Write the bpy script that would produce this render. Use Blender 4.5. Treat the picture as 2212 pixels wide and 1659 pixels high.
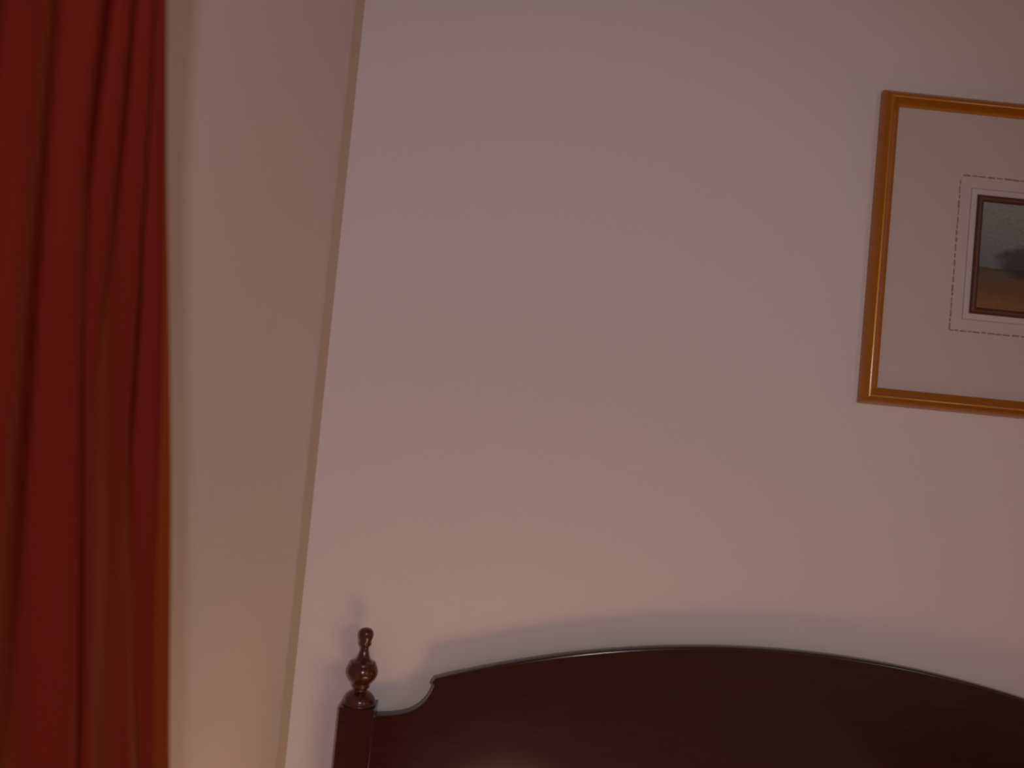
import bpy, bmesh, math, random
from mathutils import Vector, Matrix
S = bpy.context.scene
for o in list(bpy.data.objects):
    bpy.data.objects.remove(o, do_unlink=True)
C = S.collection
R = math.radians

# ---------------------------------------------------------------- camera
yaw, pitch, roll, FPX = R(1.0), R(2.5), R(5.47), 2000.0
fwd = Vector((math.sin(yaw)*math.cos(pitch), math.cos(yaw)*math.cos(pitch), math.sin(pitch)))
right = Vector((math.cos(yaw), -math.sin(yaw), 0))
up = right.cross(fwd)
r2 = math.cos(roll)*right + math.sin(roll)*up
u2 = -math.sin(roll)*right + math.cos(roll)*up
cam = bpy.data.objects.new('camera', bpy.data.cameras.new('camera'))
C.objects.link(cam)
cam.matrix_world = Matrix(((r2.x, u2.x, -fwd.x, 0.0), (r2.y, u2.y, -fwd.y, -1.9), (r2.z, u2.z, -fwd.z, 1.6), (0, 0, 0, 1)))
cam.data.sensor_width = 36
cam.data.lens = 36*FPX/2212
cam.data.clip_start = 0.02
cam.data.dof.use_dof = True
cam.data.dof.focus_distance = 3.3
cam.data.dof.aperture_fstop = 4.5
S.camera = cam

# ---------------------------------------------------------------- world, lights, exposure
S.view_settings.view_transform = 'Standard'
S.view_settings.look = 'None'
S.view_settings.gamma = 1
S.view_settings.exposure = 0.15
S.view_settings.use_curve_mapping = False
S.cycles.blur_glossy = 0.0
w = bpy.data.worlds.new('world'); S.world = w; w.use_nodes = True
w.node_tree.nodes['Background'].inputs[0].default_value = (0.01, 0.01, 0.012, 1)
w.node_tree.nodes['Background'].inputs[1].default_value = 1.0

def lamp(name, kind, loc, power, col, **k):
    d = bpy.data.lights.new(name, kind); d.energy = power; d.color = col
    for a, v in k.items(): setattr(d, a, v)
    o = bpy.data.objects.new(name, d); C.objects.link(o); o.location = loc
    return o
def aim(o, t):
    o.rotation_euler = (Vector(t) - o.location).to_track_quat('-Z', 'Y').to_euler()
# assumed lights without fittings: warm low over bed, warm further right, cooler by viewer
LA = lamp('assumed_warm_light', 'POINT', (0.13, -0.53, 0.54), 7.0, (1.0, 0.61, 0.32), shadow_soft_size=0.17)  # assumed light in mid-air, no lamp there; placed to shape the wall shadows
LB = lamp('assumed_far_warm_light', 'POINT', (3.0, -0.9, 1.1), 7.0, (1.0, 0.30, 0.03), shadow_soft_size=0.13)  # assumed second warm source, unseen, added for orange light from the right
LC = lamp('assumed_room_lamp', 'SPOT', (0.42, -3.7, 2.1), 80.0, (0.99, 0.93, 0.96), shadow_soft_size=0.05, spot_size=R(58), spot_blend=1.0)  # assumed cool source, unseen, placed for the highlights and wall brightness
aim(LC, (0.02, 0, 1.45))
LD = lamp('ambient_fill', 'POINT', (2.5, -3.3, 1.8), 11.5, (0.92, 0.95, 0.88), shadow_soft_size=0.14)  # added soft ambient fill, no fitting belongs to it

# ---------------------------------------------------------------- helpers
def tag(o, label, cat, group=None):
    o['label'] = label; o['category'] = cat
    if group: o['group'] = group
def empty(name, loc):
    o = bpy.data.objects.new(name, None); C.objects.link(o); o.location = loc; return o
def obj(name, bm, mat, parent=None, smooth=False):
    bmesh.ops.recalc_face_normals(bm, faces=bm.faces)
    me = bpy.data.meshes.new(name); bm.to_mesh(me); bm.free()
    me.materials.append(mat)
    if smooth:
        for p in me.polygons: p.use_smooth = True
    o = bpy.data.objects.new(name, me); C.objects.link(o)
    if parent:
        o.parent = parent; bpy.context.view_layer.update()
        o.matrix_parent_inverse = parent.matrix_world.inverted()
    return o
def box(bm, x0, x1, y0, y1, z0, z1, bev=0.0, seg=2):
    r = bmesh.ops.create_cube(bm, size=1)
    vs = r['verts']
    for v in vs:
        v.co = Vector((x0 + (v.co.x+.5)*(x1-x0), y0 + (v.co.y+.5)*(y1-y0), z0 + (v.co.z+.5)*(z1-z0)))
    if bev:
        es = list({e for v in vs for e in v.link_edges})
        bmesh.ops.bevel(bm, geom=es, offset=bev, segments=seg, profile=0.5, affect='EDGES')
def B(*a, **k):
    bm = bmesh.new(); box(bm, *a, **k); return bm
def lathe(prof, cx, cy, cz, n=48):
    bm = bmesh.new(); rings = []
    for r_, h in prof:
        if r_ < 1e-5: rings.append([bm.verts.new((cx, cy, cz+h))])
        else: rings.append([bm.verts.new((cx+r_*math.cos(2*math.pi*i/n), cy+r_*math.sin(2*math.pi*i/n), cz+h)) for i in range(n)])
    for a, b in zip(rings, rings[1:]):
        for i in range(n):
            j = (i+1) % n
            if len(b) == 1: bm.faces.new((a[i], a[j], b[0]))
            elif len(a) == 1: bm.faces.new((a[0], b[j], b[i]))
            else: bm.faces.new((a[i], a[j], b[j], b[i]))
    if len(rings[0]) > 1: bm.faces.new(list(reversed(rings[0])))
    return bm
def mitre_frame(x0, x1, z0, z1, prof):
    """prof: list of (inset, y); swept round the rectangle with mitred corners"""
    bm = bmesh.new()
    def corners(ins, y): return ((x0+ins, y, z0+ins), (x1-ins, y, z0+ins), (x1-ins, y, z1-ins), (x0+ins, y, z1-ins))
    m = len(prof)
    for i in range(4):                        # four mitred lengths, each with its own ends
        A = [bm.verts.new(corners(*p)[i]) for p in prof]; Bv = [bm.verts.new(corners(*p)[(i+1) % 4]) for p in prof]
        for k in range(m):
            bm.faces.new((A[k], Bv[k], Bv[(k+1) % m], A[(k+1) % m]))
        bm.faces.new(A[::-1]); bm.faces.new(Bv)
    return bm

def mat(name, col, rough=0.6, metal=0.0, noise=0.0, scale=60.0, stretch=(1, 1, 1), bump=0.0, col2=None, sheen=0.0, coat=0.0, spec=0.5):
    m = bpy.data.materials.new(name); m.use_nodes = True
    nt = m.node_tree; b = nt.nodes['Principled BSDF']
    b.inputs['Roughness'].default_value = rough
    b.inputs['Metallic'].default_value = metal
    b.inputs['Specular IOR Level'].default_value = spec
    if sheen:
        b.inputs['Sheen Weight'].default_value = sheen; b.inputs['Sheen Tint'].default_value = (1, .3, .05, 1); b.inputs['Sheen Roughness'].default_value = .35
    if coat:
        b.inputs['Coat Weight'].default_value = coat; b.inputs['Coat Roughness'].default_value = 0.12
    tc = nt.nodes.new('ShaderNodeTexCoord'); mp = nt.nodes.new('ShaderNodeMapping')
    mp.inputs['Scale'].default_value = stretch
    nz = nt.nodes.new('ShaderNodeTexNoise'); nz.inputs['Scale'].default_value = scale; nz.inputs['Detail'].default_value = 5
    nt.links.new(tc.outputs['Object'], mp.inputs[0]); nt.links.new(mp.outputs[0], nz.inputs['Vector'])
    mx = nt.nodes.new('ShaderNodeMix'); mx.data_type = 'RGBA'
    c2 = col2 or tuple(c*(1-noise) for c in col)
    mx.inputs[6].default_value = (*col, 1); mx.inputs[7].default_value = (*c2, 1)
    nt.links.new(nz.outputs['Fac'], mx.inputs[0]); nt.links.new(mx.outputs[2], b.inputs['Base Color'])
    if bump:
        bp = nt.nodes.new('ShaderNodeBump'); bp.inputs['Strength'].default_value = bump; bp.inputs['Distance'].default_value = 0.001
        nt.links.new(nz.outputs['Fac'], bp.inputs['Height']); nt.links.new(bp.outputs[0], b.inputs['Normal'])
    return m

M_wall = mat('wall_paint', (0.74, 0.645, 0.64), 0.85, noise=0.03, scale=180, bump=0.12, spec=0.2)
M_trim = mat('tan_trim', (0.50, 0.37, 0.28), 0.7, noise=0.08, scale=90, stretch=(1, 1, .1))
M_ceil = mat('ceiling_paint', (0.72, 0.70, 0.68), 0.9, noise=0.03)
M_floor = mat('carpet', (0.16, 0.09, 0.07), 0.95, noise=0.4, scale=300, bump=0.5)
M_wood = mat('mahogany', (0.052, 0.013, 0.012), 0.16, scale=14, stretch=(1, 1, 9), col2=(0.026, 0.007, 0.006), coat=0.0, spec=0.6)
M_woodt = mat('turned_mahogany', (0.075, 0.016, 0.004), 0.24, scale=30, stretch=(1, 1, .3), col2=(0.045, 0.009, 0.003), coat=0.3, spec=0.4)
M_gold = mat('gilded_wood', (0.50, 0.175, 0.006), 0.36, metal=0.4, scale=70, noise=0.25, bump=0.1, coat=0.6)
M_inner = mat('bronze_wood', (0.11, 0.034, 0.014), 0.5, scale=60, noise=0.25)
M_mat = mat('mat_card', (0.60, 0.50, 0.48), 0.9, noise=0.04, scale=200, spec=0.15)
M_mat2 = mat('mat_card_pale', (0.64, 0.535, 0.515), 0.9, noise=0.04, scale=200, spec=0.15)
M_line = mat('dashed_ink', (0.38, 0.22, 0.17), 0.8, noise=0.4, scale=90, spec=0.1)
M_grey = mat('grey_ink', (0.42, 0.36, 0.36), 0.8, noise=0.2, scale=90, spec=0.1)
M_back = mat('backing_board', (0.2, 0.14, 0.1), 0.9)
M_lin = mat('white_linen', (0.75, 0.73, 0.7), 0.9, noise=0.05, scale=40, bump=0.3)
M_track = mat('white_metal', (0.6, 0.6, 0.6), 0.4)

# curtain cloth: woven red-orange, a little translucent
M_cur = mat('curtain_cloth', (0.205, 0.015, 0.009), 0.85, noise=0.2, scale=500, stretch=(1, 1, .15), bump=0.25, col2=(0.20, 0.015, 0.010), sheen=0.2, spec=0.15)

M_edge_glow = mat('curtain_edge_glow', (0.28, 0.046, 0.005), 0.85, noise=0.2, scale=500, stretch=(1, 1, .15), bump=0.25, spec=0.15)  # same curtain, coloured orange to imitate warm light along its edge

# ---------------------------------------------------------------- room
def struct(name, bm, m):
    o = obj(name, bm, m); o['kind'] = 'structure'; return o
XL, XR, YF, ZC = -0.365, 3.4, -4.0, 2.75
struct('floor', B(XL-.1, XR+.1, YF-.1, .1, -.1, 0), M_floor)
struct('ceiling', B(XL-.1, XR+.1, YF-.1, .1, ZC, ZC+.1), M_ceil)
struct('wall_back', B(XL-.1, XR+.1, 0, .1, 0, ZC), M_wall)
struct('wall_left', B(XL-.1, XL, YF, 0, 0, ZC), M_wall)
struct('wall_right', B(XR, XR+.1, YF, 0, 0, ZC), M_wall)
struct('wall_front', B(XL-.1, XR+.1, YF-.1, YF, 0, ZC), M_wall)
tr = struct('trim_1', B(XL, XL+.0172, -.002, 0, 0, ZC), M_trim)
tr['label'] = 'narrow tan strip running down the wall corner'

# ---------------------------------------------------------------- curtain on the left wall
def lerp_tab(tab, z):
    tab = sorted(tab)
    if z <= tab[0][0]: a, b = tab[0], tab[1]
    elif z >= tab[-1][0]: a, b = tab[-2], tab[-1]
    else:
        for a, b in zip(tab, tab[1:]):
            if a[0] <= z <= b[0]: break
    t = (z-a[0])/(b[0]-a[0]); t = max(-1.2, min(2.2, t))
    return a[1] + t*(b[1]-a[1])
# where each fold's ridge runs: (height, distance along the wall); ridges listed from the corner side towards the viewer
RIDGE = [
    [(1.25, -1.040), (1.50, -1.130), (1.65, -1.182), (1.79, -1.219), (1.886, -1.243)],
    [(1.25, -1.120), (1.45, -1.192), (1.66, -1.222), (1.79, -1.246), (1.87, -1.262)],
    [(1.25, -1.195), (1.45, -1.252), (1.67, -1.278), (1.86, -1.2925)],
    [(1.38, -1.262), (1.54, -1.300), (1.665, -1.3285), (1.80, -1.337)],
    [(1.40, -1.368), (1.63, -1.402), (1.78, -1.404), (1.9, -1.402)],
    [(1.2, -1.45), (1.8, -1.475)], [(1.2, -1.54), (1.8, -1.55)], [(1.2, -1.64), (1.8, -1.64)], [(1.2, -1.73), (1.8, -1.73)],
    [(1.2, -1.83), (1.8, -1.83)], [(1.2, -1.93), (1.8, -1.93)]]
AMP = [.012, .0035, .0035, .009, .005, .006, .03, .03, .03, .03, .03]
XB = XL + 0.094
def ridge(k, z): return sum(lerp_tab(RIDGE[k], z+d) for d in (-.12, -.08, -.04, 0, .04, .08, .12))/7
def fold(u, sharp):           # 0..1 from ridge to the next ridge (towards the viewer): steep behind the ridge, long slope up to the next
    a = 0.42
    if u < a: return 0.5+0.5*math.cos(math.pi*u/a)
    return 0.5-0.5*math.cos(math.pi*(u-a)/(1-a))
def curtain_point(k, u, z):
    y0 = ridge(k, z); y1 = ridge(k+1, z)
    a = (AMP[k]*(1-u) + AMP[k+1]*u) * (1 + .15*math.sin(2.1*z+k))
    f = fold(u, 0)
    y = y0 + (y1-y0)*u
    return XB + a*(2*f-1) + .003*math.sin(9*z+5*k+4*u), y
bm = bmesh.new(); NZ = 120; grid = []
Z0, Z1 = 0.02, 2.66
for iz in range(NZ+1):
    z = Z0 + (Z1-Z0)*iz/NZ; zz = max(.9, min(2.1, z)); row = []
    y0 = ridge(0, zz); x0 = XB + AMP[0]
    x0, _ = curtain_point(0, 0, zz)
    # hem side: the cloth rolls round its leading edge and runs back to the wall
    for t in range(1, 13):
        a = t/12
        row.append((XL + .012 + (x0-XL-.012)*math.sin(a*math.pi/2), y0 + .028*math.cos(a*math.pi/2)**1.0))
    for k in range(len(RIDGE)-1):
        for q in range(1, 25):
            t = q/24
            if k == 0 and q <= 4: t *= max(.08, min(1.0, (1.80-zz)/.35))  # painted edge light narrows higher up
            row.append(curtain_point(k, t, zz))
    grid.append([bm.verts.new((x, y, z)) for x, y in row])
NE = 12 + 4                      # columns of the leading edge, warm light painted in as orange
def cloth(i0, i1):
    b2 = bmesh.new(); g = [[b2.verts.new(v.co) for v in row[i0:i1]] for row in grid]
    for a, b in zip(g, g[1:]):
        for i in range(len(a)-1): b2.faces.new((a[i], a[i+1], b[i+1], b[i]))
    return b2
cur = empty('curtain', (XB, -1.5, 0.02))
tag(cur, 'dark red floor-length curtain hanging in folds beside the bare wall', 'curtain')
eg = obj('edge_glow_strip', cloth(0, NE), M_edge_glow, cur, True)
eg['label'] = 'curtain edge with warm light painted in as orange'
cl = obj('cloth_panel', cloth(NE-1, len(grid[0])), M_cur, cur, True)
for o in (eg, cl):
    so = o.modifiers.new('thick', 'SOLIDIFY'); so.thickness = .0016; so.offset = 0
bm.free()
obj('curtain_track', B(XL+.03, XL+.11, -1.98, -1.02, 2.65, ZC, bev=.004), M_track, cur)

# ---------------------------------------------------------------- bed with arched headboard
AX = 0.6385
bed = empty('bed', (AX, -1.05, 0))
tag(bed, 'dark mahogany bed with arched headboard and a turned finial on the post', 'bed')
left = [(-0.1881, 1.0086), (-0.178, 1.0086), (-0.1736, 1.0086), (-0.1564, 1.0097), (-0.1384, 1.0126), (-0.1276, 1.0147), (-0.1178, 1.0176), (-0.1098, 1.0201), (-0.1029, 1.0235), (-0.0951, 1.0282), (-0.0892, 1.0333), (-0.0833, 1.0388), (-0.0784, 1.0446), (-0.0737, 1.0523), (-0.0698, 1.0599), (-0.0669, 1.067), (-0.0651, 1.0726), (-0.0641, 1.0763), (-0.0662, 1.0784), (-0.0678, 1.0796), (-0.0683, 1.0818), (-0.0676, 1.0837), (-0.0656, 1.0861), (-0.0645, 1.0889), (-0.061, 1.0906)]
arch = []
for i in range(1, 61):
    x = -0.061 + (2*(AX-(-0.061)))*i/61
    arch.append((x, 1.2060 - 0.23585*(x-AX)**2))
outline = left + arch + [(2*AX-x, z) for x, z in reversed(left)]
bm = bmesh.new()
ZB = 0.30
def strip(y, inset):
    v = []
    n = len(outline)
    for i, (x, z) in enumerate(outline):
        a = outline[max(0, i-1)]; b = outline[min(n-1, i+1)]
        sc = 1.0 if len(left)+1 < i < n-len(left)-2 else .35
        tx, tz = b[0]-a[0], b[1]-a[1]; l = math.hypot(tx, tz) or 1
        v.append(bm.verts.new((x + tz/l*inset*sc, y, z - tx/l*inset*sc)))
    lo = [bm.verts.new((x, y, ZB)) for x, z in outline]
    return v, lo
secs = [(-.0580, .0042), (-.0576, .0022), (-.0562, .0007), (-.0540, 0.0), (-.0345, 0.0), (-.0325, .0004), (-.0318, .0022)]
SS = [strip(y, i) for y, i in secs]
n = len(outline)
for (a, la), (b, lb) in zip(SS, SS[1:]):
    ca = a + la[::-1][:1] + la[:1]; cb = b + lb[::-1][:1] + lb[:1]
    for i in range(len(ca)):
        j = (i+1) % len(ca)
        bm.faces.new((ca[i], ca[j], cb[j], cb[i]))
for a, la in (SS[0], SS[-1]):
    bm.faces.new(a + [la[-1], la[0]])
for a, la in SS:
    for v in la[1:-1]: bm.verts.remove(v)
bmesh.ops.triangulate(bm, faces=[f for f in bm.faces if len(f.verts) > 4])
hb = obj('headboard', bm, M_wood, bed, True)
for p in hb.data.polygons:
    if abs(p.normal.y) > .9999: p.use_smooth = False
e = hb.modifiers.new('edge', 'EDGE_SPLIT'); e.split_angle = R(35)

prof = [(.0305, 0), (.0306, .003), (.0300, .006), (.0285, .010), (.0262, .0132), (.0235, .0160), (.0200, .0185), (.0165, .0205), (.0140, .0222), (.0130, .0245),
        (.0134, .0262), (.0155, .0275), (.0166, .0298), (.0170, .0322), (.0166, .0340), (.0163, .0350), (.0182, .0366), (.0212, .0398), (.0250, .0442), (.0280, .0490), (.0298, .0535),
        (.0304, .0570), (.0303, .0600), (.0293, .0650), (.0276, .0690), (.0262, .0715), (.0250, .0735), (.0249, .0765), (.0238, .0778), (.0205, .0784),
        (.0170, .0795), (.0146, .0820), (.0122, .0860), (.0104, .0905), (.0091, .0950), (.0080, .1000), (.0078, .1030), (.0084, .1060), (.0100, .1080), (.0117, .1096),
        (.0123, .1118), (.0120, .1138), (.0112, .1150), (.0115, .1170), (.0125, .1200), (.0138, .1240), (.0145, .1285), (.0144, .1325), (.0134, .1362), (.0114, .1393), (.0085, .1414), (.0045, .1427), (0, .1430)]
for sx, px in ((-1, -0.2079), (1, 2*AX+0.2079)):
    bm = bmesh.new()
    box(bm, px-.0341, px+.0341, -.0745, -.0063, 0, 1.0235, bev=.0008)
    post = obj('bedpost', bm, M_wood, bed)
    fb = lathe([(.0338, -.001), (.0338, .002), (.0326, .004)] + [(r_*1.017, h*1.017+.0035) for r_, h in prof], px, -.0404, 1.0235)
    fn = obj('finial', fb, M_woodt, post, True)
# rails, mattress and covers, below the frame of the photograph
for px in (-0.2079, 2*AX+0.2079):
    obj('side_rail', B(px-.014, px+.014, -2.16, -.07, .22, .38, bev=.004), M_wood, bed)
    obj('bedpost', B(px-.0335, px+.0335, -2.22, -2.155, 0, .5, bev=.004), M_wood, bed)
obj('footboard', B(-0.185, 2*AX+0.185, -2.2, -2.17, .2, .46, bev=.004), M_wood, bed)
obj('mattress', B(-0.185, 2*AX+0.185, -2.165, -.062, .30, .54, bev=.04, seg=4), M_lin, bed, True)

# ---------------------------------------------------------------- framed picture
FX0, FZ0, FZ1 = 0.7465, 1.7140, 2.3680
SIDE_IN = 0.2115                          # outer frame edge to the inner frame
IW = 0.40
FX1 = FX0 + 2*SIDE_IN + IW
pic = empty('framed_picture', ((FX0+FX1)/2, -.004, FZ0))
tag(pic, 'gold framed landscape picture with wide pale mat, hung right of the curtain', 'picture')
obj('frame', mitre_frame(FX0, FX1, FZ0, FZ1, [
    (0, 0), (0, -.014), (.001, -.018), (.004, -.0235), (.0075, -.0272), (.0105, -.0296), (.0130, -.0306), (.0150, -.0308), (.0170, -.0302), (.0192, -.0284), (.0222, -.0250),
    (.026, -.0218), (.030, -.0198), (.033, -.0186), (.0334, -.015), (.0334, 0)]), M_gold, pic, True).modifiers.new('e', 'EDGE_SPLIT').split_angle = R(50)
mb = obj('mat_board', B(FX0+.03, FX1-.03, -.0155, -.002, FZ0+.03, FZ1-.03), M_mat, pic)
# inner frame and print
IX0, IZ0, IZ1 = FX0+SIDE_IN, 1.9185, 2.1670
IX1 = IX0 + IW
obj('inner_frame', mitre_frame(IX0, IX1, IZ0, IZ1, [(0, -.010), (0, -.0190), (.0015, -.0215), (.006, -.0225), (.010, -.0210), (.0135, -.0180), (.0142, -.010)]), M_inner, pic, True).modifiers.new('e', 'EDGE_SPLIT').split_angle = R(50)
# paler card strip round the inner frame with a thin ruled line
obj('pale_mat_border', mitre_frame(IX0-.0115, IX1+.0115, IZ0-.0115, IZ1+.0115, [(0, -.010), (0, -.0163), (.012, -.0163), (.012, -.010)]), M_mat2, pic)
rl = mitre_frame(IX0-.0135, IX1+.0135, IZ0-.0135, IZ1+.0135, [(0, -.0145), (0, -.0159), (.0012, -.0159), (.0012, -.0145)])
obj('ruled_line', rl, M_grey, pic)
# dashed decorative border drawn on the mat
random.seed(4); bm = bmesh.new()
DX0, DX1, DZ0, DZ1 = IX0-.0372, IX1+.0372, 1.8808, 2.2050
def dashes(h, fixed, a, b):
    t = a
    while t < b:
        l = random.uniform(.007, .016); g = random.uniform(.0015, .005); e_ = min(b, t+l); th = random.uniform(.0009, .0017); o_ = random.uniform(-.0004, .0004)
        if h: box(bm, t, e_, -.0160, -.0150, fixed-th+o_, fixed+th+o_)
        else: box(bm, fixed-th+o_, fixed+th+o_, -.0160, -.0150, t, e_)
        t = e_+g
dashes(True, DZ0, DX0, DX1); dashes(True, DZ1, DX0+.005, DX1-.005); dashes(False, DX0, DZ0, DZ1-.005); dashes(False, DX1, DZ0, DZ1-.005)
obj('dashed_border', bm, M_line, pic)
# the print: a misty landscape, generic
m = bpy.data.materials.new('landscape_print'); m.use_nodes = True; nt = m.node_tree; b = nt.nodes['Principled BSDF']
b.inputs['Roughness'].default_value = .5; b.inputs['Specular IOR Level'].default_value = .2
tc = nt.nodes.new('ShaderNodeTexCoord'); sep = nt.nodes.new('ShaderNodeSeparateXYZ'); nt.links.new(tc.outputs['Generated'], sep.inputs[0])
nz = nt.nodes.new('ShaderNodeTexNoise'); nz.inputs['Scale'].default_value = 9; nz.inputs['Detail'].default_value = 6
mpp = nt.nodes.new('ShaderNodeMapping'); mpp.inputs['Scale'].default_value = (1.6, 1, 1.6)
nt.links.new(tc.outputs['Generated'], mpp.inputs[0]); nt.links.new(mpp.outputs[0], nz.inputs['Vector'])
def mth(op, a, b_=None, c_=None):
    n_ = nt.nodes.new('ShaderNodeMath'); n_.operation = op
    for i, v in enumerate((a, b_, c_)):
        if v is None: continue
        if isinstance(v, (int, float)): n_.inputs[i].default_value = v
        else: nt.links.new(v, n_.inputs[i])
    return n_.outputs[0]
zf = mth('ADD', sep.outputs[2], mth('MULTIPLY', mth('SUBTRACT', nz.outputs['Fac'], .5), .05))
rp = nt.nodes.new('ShaderNodeValToRGB'); nt.links.new(zf, rp.inputs[0])
els = [(0.0, (.34, .15, .055)), (.10, (.25, .13, .06)), (.2, (.20, .10, .05)), (.32, (.15, .105, .07)), (.385, (.12, .095, .07)), (.395, (.21, .22, .23)), (.5, (.23, .24, .28)), (.62, (.27, .29, .32)), (.8, (.31, .32, .31)), (1.0, (.36, .345, .32))]
cr = rp.color_ramp
while len(cr.elements) < len(els): cr.elements.new(.5)
for el, (p_, c_) in zip(cr.elements, els): el.position = p_; el.color = (*c_, 1)
mx = nt.nodes.new('ShaderNodeMix'); mx.data_type = 'RGBA'
# dark tree mass right of the left edge
dx = mth('MULTIPLY', mth('SUBTRACT', sep.outputs[0], .30), 5.2); dz = mth('MULTIPLY', mth('SUBTRACT', sep.outputs[2], .46), 6.5)
dist = mth('ADD', mth('MULTIPLY', dx, dx), mth('MULTIPLY', dz, dz))
dist = mth('ADD', dist, mth('MULTIPLY', mth('SUBTRACT', nz.outputs['Fac'], .5), 1.6))
fac = mth('MULTIPLY', mth('SUBTRACT', 1.25, dist), 1.5)
cl_ = nt.nodes.new('ShaderNodeClamp'); nt.links.new(fac, cl_.inputs[0])
nt.links.new(mth('MULTIPLY', cl_.outputs[0], .75), mx.inputs[0]); nt.links.new(rp.outputs[0], mx.inputs[6]); mx.inputs[7].default_value = (.045, .042, .04, 1)
mk = nt.nodes.new('ShaderNodeMix'); mk.data_type = 'RGBA'; mk.blend_type = 'MULTIPLY'; mk.inputs[0].default_value = .5
n3 = nt.nodes.new('ShaderNodeTexNoise'); n3.inputs['Scale'].default_value = 26; n3.inputs['Detail'].default_value = 4; nt.links.new(mpp.outputs[0], n3.inputs['Vector'])
nt.links.new(mx.outputs[2], mk.inputs[6]); nt.links.new(n3.outputs['Fac'], mk.inputs[7]); nt.links.new(mk.outputs[2], b.inputs['Base Color'])
obj('print', B(IX0+.010, IX1-.010, -.0165, -.012, IZ0+.010, IZ1-.010), m, pic)
